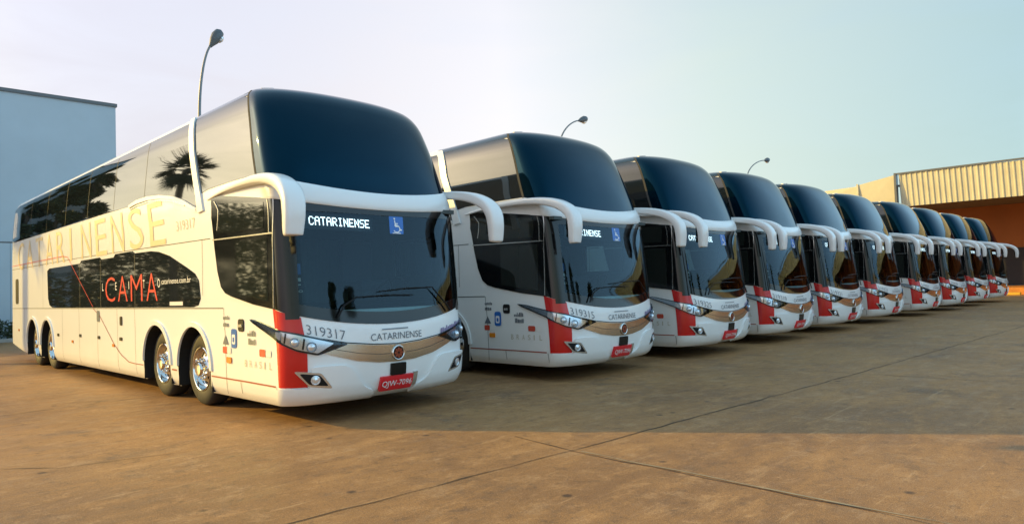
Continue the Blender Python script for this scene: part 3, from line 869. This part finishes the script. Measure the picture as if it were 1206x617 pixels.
    for a_ in ((.45, .62, 1.18, 2.55), (1.55, 2.55, 1.18, 2.55), (.62, 1.55, 1.18, 1.70), (.62, 1.55, 2.22, 2.55)): add_box(bm, 1.24, 1.27, *a_)
    add_box(bm, -1.24, 1.24, .12, 2.55, 2.50, 2.55)
    cab = bm_obj('cab_lining', bm, M['interior'], root)
    bm = bmesh.new()
    # pleated curtain behind the driver
    N = 60; zs = (1.3, 2.3)
    vv = [[bm.verts.new((-1.15+2.3*i/N, 2.48+.025*math.sin(i*1.3), z)) for z in zs] for i in range(N+1)]
    for i in range(N):
        if 24 < i < 36: continue
        bm.faces.new((vv[i][0], vv[i+1][0], vv[i+1][1], vv[i][1]))
    bm_obj('curtain', bm, M['curtain'], root, True)
    bm = bmesh.new()
    dz = 1.27
    fr = [base_pt(u, 1.3)[:2]*np.array((.96, 1))+np.array((0, .05)) for u in np.linspace(1.35, -1.35, 25)]
    T = [bm.verts.new((x, y, dz+.05*math.cos(x))) for x, y in fr]; Bk = [bm.verts.new((x, max(.62, y+.3)+.0*x, dz+.10)) for x, y in fr]
    F = [bm.verts.new((x, max(.62, y+.3), .98)) for x, y in fr]
    for k in range(24): bm.faces.new((T[k], T[k+1], Bk[k+1], Bk[k])); bm.faces.new((Bk[k], Bk[k+1], F[k+1], F[k]))
    add_box(bm, .35, 1.0, .42, .60, 1.36, 1.47, .02)
    fix_normals(bm)
    da = bm_obj('dashboard', bm, M['dash'], root, True, R(40))
    bm = bmesh.new()
    ctr = Vector((.66, .82, 1.50)); ax = Vector((0, .62, .78)).normalized(); a_ = Vector((1, 0, 0)); b_ = ax.cross(a_)
    ring = [ctr+(a_*math.cos(t)+b_*math.sin(t))*.23 for t in np.linspace(0, 2*math.pi, 25)]
    add_tube(bm, ring, .016, 8, cap=False)
    for t in (0, 2.1, 4.2): add_tube(bm, [ctr-ax*.04, ctr+(a_*math.cos(t)+b_*math.sin(t))*.225], .014, 6)
    add_tube(bm, [ctr-ax*.03, ctr-ax*.35], .03, 8)
    bm_obj('steering_wheel', bm, M['dash'], root, True, R(50))
    for x in (.66, -.70):
        bm = bmesh.new()
        add_box(bm, x-.26, x+.26, 1.15, 1.65, 1.5, 1.64, .05)
        add_box(bm, x-.25, x+.25, 1.62, 1.78, 1.55, 2.22, .06)
        add_box(bm, x-.15, x+.15, 1.64, 1.76, 2.22, 2.40, .04)
        add_box(bm, x-.2, x+.2, 1.2, 1.6, 1.18, 1.5, .03)
        bm_obj('seat', bm, M['seat'], root, True, R(40))
    for s in (1, -1):
        bm = bmesh.new(); add_box(bm, s*.62-.4, s*.62+.4, .26, .28, 2.30, 2.49, .008)
        if s < 0: bm_obj('sun_visor', bm, M['dash'], root)
        else: bm.free()
    # front fleet number is added per coach
    return root

def fleet_number(root, s):
    letter('fleet_number', s, M['grey'], root, 1.085, .665, .94, 1.045, skew=.22, off=.008, bold=-.012)
    letter('flank_number', s, M['tan2'], root, UY(3.20, 2.48), UY(2.52, 2.48), 2.42, 2.56, off=.006, bold=-.012)

# ------------------------------------------------------------------ the yard: ground
def ground_mat():
    m, t, b = new_mat('dusty_concrete')
    tc = t.nodes.new('ShaderNodeTexCoord')
    L = t.links.new
    def noise(scale, detail=6, rough=.6, vec=None, dist=0):
        n = t.nodes.new('ShaderNodeTexNoise'); n.inputs['Scale'].default_value = scale; n.inputs['Detail'].default_value = detail
        n.inputs['Roughness'].default_value = rough; n.inputs['Distortion'].default_value = dist
        L(vec or tc.outputs['Object'], n.inputs['Vector']); return n.outputs['Fac']
    def rng(f, a, b_, c=0, d=1):
        r = t.nodes.new('ShaderNodeMapRange'); r.inputs[1].default_value = a; r.inputs[2].default_value = b_; r.inputs[3].default_value = c; r.inputs[4].default_value = d
        L(f, r.inputs[0]); return r.outputs[0]
    def mix(fac, a, b_, mode='MIX'):
        x = t.nodes.new('ShaderNodeMix'); x.data_type = 'RGBA'; x.blend_type = mode
        if isinstance(fac, float): x.inputs[0].default_value = fac
        else: L(fac, x.inputs[0])
        for s, q in ((6, a), (7, b_)):
            if isinstance(q, tuple): x.inputs[s].default_value = (*q, 1)
            else: L(q, x.inputs[s])
        return x.outputs[2]
    mp = t.nodes.new('ShaderNodeMapping'); mp.inputs['Rotation'].default_value = (0, 0, R(-38)); mp.inputs['Scale'].default_value = (.8, 2.4, 1)
    L(tc.outputs['Object'], mp.inputs[0])
    mp2 = t.nodes.new('ShaderNodeMapping'); mp2.inputs['Rotation'].default_value = (0, 0, R(20)); mp2.inputs['Scale'].default_value = (.6, 1.8, 1)
    L(tc.outputs['Object'], mp2.inputs[0])
    big = noise(.35, 5, .6, dist=.6)
    st = noise(1.4, 9, .72, mp.outputs[0], .5)
    st2 = noise(2.3, 9, .74, mp2.outputs[0], .7)
    fine = noise(60, 3, .7)
    med = noise(5.5, 9, .78)
    pat = noise(.8, 8, .75, dist=.35)
    spk = noise(150, 2, .5); spk2 = noise(34, 3, .6)
    wt = t.nodes.new('ShaderNodeMapping'); wt.inputs['Rotation'].default_value = (0, 0, R(-52)); wt.inputs['Scale'].default_value = (.9, 14, 1)
    L(tc.outputs['Object'], wt.inputs[0]); scr = noise(1.1, 7, .7, wt.outputs[0], .4)
    vo = t.nodes.new('ShaderNodeTexVoronoi'); vo.inputs['Scale'].default_value = 1.7; L(tc.outputs['Object'], vo.inputs['Vector'])
    col = mix(rng(big, .38, .60), (0.243, 0.123, 0.047), (0.365, 0.187, 0.066))
    col = mix(rng(st, .50, .72, 0, .6), col, (0.538, 0.291, 0.114))
    col = mix(rng(st2, .55, .74, 0, .7), col, (0.601, 0.351, 0.158))
    col = mix(rng(med, .47, .33, 0, .75), col, (0.112, 0.064, 0.035))
    col = mix(rng(med, .55, .70, 0, .65), col, (0.601, 0.351, 0.166))
    col = mix(rng(noise(1.9, 9, .8, dist=.2), .54, .66, 0, .55), col, (0.515, 0.321, 0.163))
    col = mix(rng(pat, .56, .70, 0, .85), col, (0.105, 0.067, 0.045))
    col = mix(rng(st, .40, .24, 0, .55), col, (0.112, 0.069, 0.037))
    col = mix(rng(scr, .60, .74, 0, .65), col, (0.640, 0.405, 0.205))
    col = mix(rng(scr, .36, .24, 0, .6), col, (0.100, 0.059, 0.035))
    col = mix(rng(spk2, .42, .28, 0, .7), col, (0.105, 0.061, 0.037))
    col = mix(rng(fine, .42, .72, 0, .6), col, (0.152, 0.093, 0.058))
    col = mix(rng(spk, .56, .70, 0, .6), col, (0.640, 0.446, 0.284))
    col = mix(rng(vo.outputs['Distance'], .085, .04, 0, .75), col, (0.052, 0.036, 0.029))
    L(col, b.inputs['Base Color'])
    rr = rng(st, .3, .7, .42, .72); L(rr, b.inputs['Roughness'])
    b.inputs['Specular IOR Level'].default_value = .14
    bp = t.nodes.new('ShaderNodeBump'); bp.inputs['Strength'].default_value = .35; bp.inputs['Distance'].default_value = .004
    ad = t.nodes.new('ShaderNodeMath'); ad.operation = 'ADD'; L(spk, ad.inputs[0])
    m3 = t.nodes.new('ShaderNodeMath'); m3.operation = 'MULTIPLY'; m3.inputs[1].default_value = .9; L(fine, m3.inputs[0]); L(m3.outputs[0], ad.inputs[1])
    L(ad.outputs[0], bp.inputs['Height']); L(bp.outputs[0], b.inputs['Normal'])
    return m
bm = bmesh.new()
bmesh.ops.create_grid(bm, x_segments=8, y_segments=8, size=900)
tag(bm_obj('ground', bm, ground_mat()), kind='structure')
# joints and cracks in the slab, wobbling lines about 2 cm wide
def crack(pts, w, seed):
    random.seed(seed); bm = bmesh.new(); L_ = []
    for a, b in zip(pts, pts[1:]):
        a, b = Vector(a), Vector(b); n = max(2, int((b-a).length/.25))
        for i in range(n): L_.append(a.lerp(b, i/n))
    L_.append(Vector(pts[-1]))
    prev = None
    for i, p in enumerate(L_):
        d = (L_[min(i+1, len(L_)-1)]-L_[max(0, i-1)]).normalized(); nn = Vector((-d.y, d.x))
        q = p+nn*random.uniform(-.016, .016); ww = w*random.uniform(.35, 1.25)
        cur = (bm.verts.new((*(q+nn*ww/2), .004)), bm.verts.new((*(q-nn*ww/2), .004)))
        if prev: bm.faces.new((prev[0], prev[1], cur[1], cur[0]))
        prev = cur
    return bm
M['joint'] = mat('tar_joint', (.035, .029, .022), .8, var=.3, vscale=9)
M['jointpale'] = mat('mortar_edge', (.33, .26, .16), .8, var=.3, vscale=5)
for name, pts, w, mt in (('slab_joint', [(-6, -2.74), (-2.68, -2.85), (.39, -3.06), (5.6, -3.32), (30, -4.2)], .015, 'joint'),
                         ('slab_joint', [(-.05, -2.2), (-.19, -3.12), (-.28, -5.92), (-.3, -9)], .014, 'joint'),
                         ('slab_joint', [(-12, 4.05), (-3.21, 4.19), (-1.43, 4.23), (20, 4.5)], .016, 'joint'),
                         ('slab_joint', [(6.1, -1.0), (6.2, -3.36), (6.3, -9)], .014, 'joint'),
                         ('crack', [(-4.6, -5.2), (-3.9, -4.3), (-3.95, -3.6), (-3.2, -2.9)], .012, 'joint'),
                         ('crack', [(-5.5, 1.4), (-4.2, 1.1), (-3.4, .2), (-2.4, -.1)], .011, 'joint'),
                         ('mortar_strip', [(-.14, -3.12), (-.23, -5.92), (-.25, -9)], .022, 'jointpale')):
    tag(bm_obj(name, crack(pts, w, len(name)+int(abs(pts[0][0])*7)), M[mt]), kind='structure')

# ------------------------------------------------------------------ warehouse on the left
M['wall'] = mat('pale_blue_cladding', (.44, .53, .60), .6, var=.07, vscale=.5)
M['cap'] = mat('wall_cap', (.12, .13, .14), .5)
wh = empty('warehouse', (-1.0, 30, 0)); tag(wh, 'tall pale blue-grey windowless warehouse behind the tail of the nearest coach', 'warehouse')
bm = bmesh.new(); add_box(bm, -4.5, 5.4, -4, 18, 0, 9.78)
bm_obj('wall', bm, M['wall'], wh)
bm = bmesh.new(); add_box(bm, -4.6, 5.45, -4.06, 18.1, 9.78, 9.92)
bm_obj('roof_edge', bm, M['cap'], wh)
bm = bmesh.new(); add_box(bm, -4.5, 5.4, -4.004, -4, 3.80, 3.86)
for k in range(9): add_box(bm, -4.4+k*1.2, -4.39+k*1.2, -4.003, -4, .2, 3.8)
bm_obj('panel_joint', bm, M['cap'], wh)

# ------------------------------------------------------------------ terminal on the right
M['fascia'] = mat('cream_corrugated_sheet', (.62, .58, .42), .5, var=.12, vscale=.7)
M['fascia2'] = mat('cream_flat_sheet', (.62, .57, .41), .5, var=.06)
M['orange'] = mat('orange_plaster', (.30, .10, .025), .8, var=.15, vscale=.5)
M['navy'] = mat('navy_shutter', (.012, .014, .024), .7)
M['kerbyel'] = mat('orange_kerb_paint', (.60, .22, .03), .7, var=.2)
M['kerbyel2'] = mat('yellow_kerb_paint', (.72, .42, .04), .7, var=.2)
tm = empty('terminal_building', (46, 0, 0)); tag(tm, 'long low terminal with cream corrugated fascia and orange walls beyond the far coaches', 'terminal')
bm = bmesh.new()
# corrugated fascia: trapezoid ribs, leaning out a little, running along Y
y = -40.0; prof = []
while y < 6.9:
    prof += [(y, 0), (y+.17, 0), (y+.20, .045), (y+.26, .045), (y+.29, 0)]; y += .31
prof = [p for p in prof if p[0] <= 6.95]
def zt(y): return 8.02+.012*max(y, -40)
def zb(y): return 5.93
T = [bm.verts.new((-d, y, zt(y))) for y, d in prof]; Bt = [bm.verts.new((.35-d, y, zb(y))) for y, d in prof]
for k in range(len(prof)-1): bm.faces.new((T[k], T[k+1], Bt[k+1], Bt[k]))
fix_normals(bm)
bm_obj('fascia', bm, M['fascia'], tm)
bm = bmesh.new(); add_box(bm, -.10, .10, -40, 7.0, 8.06, 8.16); add_box(bm, -.12, .30, 6.95, 7.08, 5.9, 8.17)
bm_obj('roof_edge', bm, M['cap'], tm)
bm = bmesh.new()
v = [bm.verts.new(p) for p in ((.0, 7.08, 8.05), (.15, 9.4, 7.68), (.35, 9.4, 5.9), (.3, 7.08, 5.9))]; bm.faces.new(v)
v = [bm.verts.new(p) for p in ((.15, 9.52, 7.60), (.6, 16, 7.45), (.6, 16, 5.9), (.35, 9.52, 5.9))]; bm.faces.new(v)
add_box(bm, .10, .3, 9.4, 9.52, 5.9, 7.75)
bm_obj('gable_panel', bm, M['fascia2'], tm)
bm = bmesh.new(); add_box(bm, .6, 16, -40, 16, 6.0, 6.1); add_box(bm, .2, 16, -40, 7, 7.3, 7.4)
bm_obj('roof', bm, M['cap'], tm)
bm = bmesh.new(); add_box(bm, 7, 7.3, -40, 16, 3.0, 6.0)
bm_obj('wall', bm, M['orange'], tm)
bm = bmesh.new(); add_box(bm, 6.9, 7.3, -40, 16, .45, 3.0)
bm_obj('shutter', bm, M['navy'], tm)
bm = bmesh.new()
bm.free()
for yy in (-30, -20, -10, 10):
    bm = bmesh.new(); add_box(bm, 1.2, 1.6, yy, yy+.4, .45, 6.0, .02); bm_obj('column', bm, M['orange'], tm)
bm = bmesh.new(); add_box(bm, 0, 16, -40, 16, 0, .42, .02)
bm_obj('platform', bm, M['kerbyel'], tm)
kb = empty('kerb_block', (45.5, 1.35, 0)); tag(kb, 'small yellow painted kerb block in front of the terminal platform', 'kerb')
bm = bmesh.new(); add_box(bm, -.25, .1, -.9, .7, 0, .16, .03); bm_obj('kerb', bm, M['kerbyel2'], kb)

# ------------------------------------------------------------------ street lamps
M['pole'] = mat('galvanised_pole', (.20, .21, .22), .5, metal=.5)
M['lamphead'] = mat('lamp_housing', (.09, .10, .11), .4)
def lamp(loc, label, top, arm, reach):
    r = empty('street_lamp', loc); tag(r, label, 'street lamp', 'street lamps in a row behind the coaches')
    bm = bmesh.new()
    n = 14; pts = [(0, 0, 0), (0, 0, 3), (0, 0, top-arm)]
    for k in range(1, n+1):
        a = k/n; pts.append((reach*(a**1.9), -.0, top-arm+arm*(1-(1-a)**1.35)))
    add_tube(bm, pts, [.10, .085, .055]+[.05-.015*k/n for k in range(1, n+1)], 10)
    bm_obj('pole', bm, M['pole'], r, True, R(40))
    bm = bmesh.new()
    e = Vector(pts[-1]); d = (Vector(pts[-1])-Vector(pts[-3])).normalized()
    add_tube(bm, [e-d*.05, e+d*.05, e+d*.22, e+d*.45, e+d*.62, e+d*.70], [.05, .08, .15, .19, .15, .05], 14)
    h = bm_obj('lamp_head', bm, M['lamphead'], r, True, R(50))
    bm = bmesh.new(); q = e+d*.42
    side = Vector((0, 1, 0)); dn = d.cross(side).normalized()
    if dn.z > 0: dn = -dn
    add_tube(bm, [q+dn*.12, q+dn*.2, q+dn*.24], [.15, .12, .03], 12)
    bm_obj('lamp_glass', bm, M['projector'], h, True, R(50))
    return r
lamp((4.25, 16.5, 0), 'curved-arm street lamp over the roof of the nearest coach', 10.0, 2.6, .42)
lamp((22.75, 16.5, 0), 'curved-arm street lamp above the second coach, middle of the three', 10.35, 1.9, 1.75)
lamp((44.1, 16.5, 0), 'most distant curved-arm street lamp, above the fourth coach', 10.6, 1.9, 3.2)

# ------------------------------------------------------------------ planting (seen beside the warehouse and mirrored in the nearest coach's glass)
def leaf_mat(name, col):
    m = mat(name, col, .6, var=.45, vscale=1.2)
    return m
M['leaf'] = leaf_mat('leaf_green', (.045, .065, .022)); M['palm'] = leaf_mat('palm_green', (.045, .055, .025))
M['bark'] = mat('bark_brown', (.09, .065, .045), .9, var=.3)
def leaves(bm, c, rad, n, size, rng_):
    for _ in range(n):
        while True:
            p = Vector((rng_.uniform(-1, 1), rng_.uniform(-1, 1), rng_.uniform(-1, 1)))
            if .25 < p.length < 1: break
        p = Vector(c)+Vector((p.x*rad[0], p.y*rad[1], p.z*rad[2]))
        a = Vector((rng_.gauss(0, 1), rng_.gauss(0, 1), rng_.gauss(0, .6))).normalized(); b = a.cross(Vector((rng_.gauss(0, 1), rng_.gauss(0, 1), rng_.gauss(0, 1)))).normalized()
        s = size*rng_.uniform(.6, 1.3)
        bm.faces.new([bm.verts.new(p+a*s), bm.verts.new(p+b*s*.35), bm.verts.new(p-a*s), bm.verts.new(p-b*s*.35)])
def tree(loc, h, rad, label, seed):
    g = random.Random(seed); r = empty('tree', loc); tag(r, label, 'tree', 'trees beside the yard')
    bm = bmesh.new(); add_tube(bm, [(0, 0, 0), (.05, .03, h*.3), (-.08, .05, h*.6), (0, 0, h*.9)], [.16, .12, .08, .03], 8)
    cs = []
    for k in range(9):
        a = k*2.4; z = h*(.35+.06*k); q = Vector((math.cos(a)*rad*.6, math.sin(a)*rad*.6, z+rad*.4)); cs.append(q)
        add_tube(bm, [(0, 0, z), q*.5+Vector((0, 0, z*.5)), q], [.06, .04, .015], 6)
    bm_obj('trunk', bm, M['bark'], r, True, R(50))
    bm = bmesh.new()
    for q in cs+[Vector((0, 0, h*.92))]: leaves(bm, q, (rad*.55, rad*.55, rad*.5), 480, .20, g)
    bm_obj('crown', bm, M['leaf'], r)
def palm(loc, h, label):
    g = random.Random(11); r = empty('palm_tree', loc); tag(r, label, 'palm tree')
    bm = bmesh.new(); add_tube(bm, [(0, 0, 0), (.05, 0, h*.5), (0, 0, h)], [.2, .16, .17], 10); bm_obj('trunk', bm, M['bark'], r, True, R(50))
    bm = bmesh.new()
    for k in range(80):
        az = g.uniform(0, 2*math.pi); el = g.uniform(-1.1, 1.35); L_ = g.uniform(.95, 1.35)
        d = Vector((math.cos(az)*math.cos(el), math.sin(az)*math.cos(el), math.sin(el))); o = Vector((0, 0, h))+d*L_*.55
        sd = d.cross(Vector((0, 0, 1))).normalized(); up = sd.cross(d)
        for j in range(13):
            th = (j-6)/6*1.35
            e = o+(d*math.cos(th)+sd*math.sin(th))*L_*(.75-.12*abs(th))-Vector((0, 0, .18*g.random()+.1))
            w = up.cross(e-o).normalized()*.04
            m_ = o.lerp(e, .45)+Vector((0, 0, .03))
            bm.faces.new([bm.verts.new(o), bm.verts.new(m_+w), bm.verts.new(e), bm.verts.new(m_-w)])
    bm_obj('crown', bm, M['palm'], r)
palm((-8.7, 24.2, 0), 8.0, 'fan palm mirrored in the upper glass of the nearest coach')
tree((-5.1, 24.4, 0), 9.0, .7, 'slender leafy tree at the outer corner of the warehouse', 1)
tree((-4.1, 24.1, 0), 8.2, .6, 'slender leafy tree second from the outer corner of the warehouse', 2)
tree((-3.1, 24.5, 0), 8.8, .6, 'slender leafy tree third from the outer corner of the warehouse', 3)
_k = 0
_where = ('third from its near end', 'fourth from its near end', 'fourth from its far end', 'third from its far end', 'second from its far end', 'at its far end', 'second from its near end', 'at its near end')
for x_, y_, h_, r_ in ((-27, 40, 8.2, 2.6), (-23.5, 42, 7.6, 2.5), (-20.5, 45, 8.4, 2.7), (-17.6, 46, 7.6, 2.6), (-15, 49, 8.0, 2.6), (-12.3, 51, 8.4, 2.7), (-29, 34, 7.4, 2.4), (-30, 28, 7.0, 2.4)):
    tree((x_, y_, 0), h_, r_, 'broad leafy tree in the belt mirrored in the nearest coach, '+_where[_k], 20+_k); _k += 1
# across the yard, behind the photographer: what the windscreens mirror
dp = empty('depot_building', (34, -46, 0)); tag(dp, 'long pale depot across the yard, mirrored in the windscreens', 'depot')
bm = bmesh.new(); add_box(bm, -16, 26, -8, 0, 0, 6.2); bm_obj('wall', bm, M['fascia2'], dp)
for k in range(5):
    bm = bmesh.new(); add_box(bm, -13+k*7.6, -8.6+k*7.6, -.3, .04, 0, 4.6); bm_obj('door', bm, M['navy'], dp)
for x_, y_, h_, r_, w_ in ((4, -30, 8.5, 1.6, 'nearest'), (11.5, -36, 9.5, 2.0, 'second nearest'), (17, -38, 8.0, 1.5, 'middle'), (31, -40, 9.0, 1.8, 'second farthest'), (52, -42, 9.0, 2.0, 'farthest')):
    tree((x_, y_, 0), h_, r_, w_+' leafy tree in front of the pale depot across the yard', 60+int(x_))
hb = empty('hedge', (-21, 43, 0)); tag(hb, 'tall dense hedge under the tree belt beyond the yard', 'hedge')
bm = bmesh.new(); g_ = random.Random(9)
for k in range(26):
    f_ = k/25; leaves(bm, (-10+19.5*f_, -17+25*f_, 1.7), (.9, .9, 1.9), 420, .24, g_)
bm_obj('foliage', bm, M['leaf'], hb)
hc = empty('hedge', (-3.6, 23.2, 0)); tag(hc, 'shoulder-high clipped hedge off the outer corner of the warehouse', 'hedge')
bm = bmesh.new(); g_ = random.Random(14)
for k in range(10): leaves(bm, (-2.6+k*.55, 0, 1.25), (.5, .4, 1.35), 420, .13, g_)
bm_obj('foliage', bm, M['leaf'], hc)
hg = empty('hedge', (0, 25.2, 0)); tag(hg, 'low dark green hedge along the foot of the blue-grey warehouse', 'hedge')
bm = bmesh.new(); g_ = random.Random(4)
for k in range(22): leaves(bm, (-6+k*.52, 0, .38), (.5, .35, .45), 420, .075, g_)
bm_obj('foliage', bm, M['leaf'], hg)
bm = bmesh.new(); add_box(bm, -7.0, 6.0, -.75, -.6, 0, .14, .02)
M['kerb'] = mat('kerb_concrete', (.36, .35, .33), .8, var=.2)
kp = bm_obj('kerb_strip', bm, M['kerb']); kp.location = (0, 25.2, 0); tag(kp, kind='structure')
# ------------------------------------------------------------------ the ten coaches
bus0 = build_bus()
LABELS = ['white double-decker coach numbered 319317 at the head of the row, its flank in full sun',
          'white double-decker coach numbered 319315, second in the row',
          'white double-decker coach parked third in the row, next to the one numbered 319315',
          'fourth white double-decker coach counting from the one numbered 319317',
          'fifth white double-decker coach counting from the one numbered 319317',
          'sixth white double-decker coach counting from the one numbered 319317',
          'seventh white double-decker coach in the row, fourth from its far end',
          'eighth white double-decker coach in the row, third from its far end',
          'ninth white double-decker coach in the row, next to last',
          'last and farthest white double-decker coach in the row']
NUM = ['319317', '319315', '319325', '319319', '319321', '319323', '319327', '319329', '319331', '319333']
_g = random.Random(12)
SPOT = [(0, 0, 0), (4.33, -.2, 0), (8.0, -.2, 0), (11.45, -.2, 0), (14.95, -.2, 0), (18.75, -.2, 0), (22.9, -.3, 0), (26.9, -.3, 0), (31.0, -.3, 0), (35.1, -.35, 0)]
TURN = [0.0]+[R(_g.uniform(-.35, .35)) for _ in range(9)]
coaches = [bus0]+[copy_tree(bus0) for _ in range(9)]
for k, b in enumerate(coaches):
    b.location = SPOT[k]; b.rotation_euler.z = TURN[k]
    tag(b, LABELS[k], 'coach', 'white double-decker coaches parked in a row')
    fleet_number(b, NUM[k])
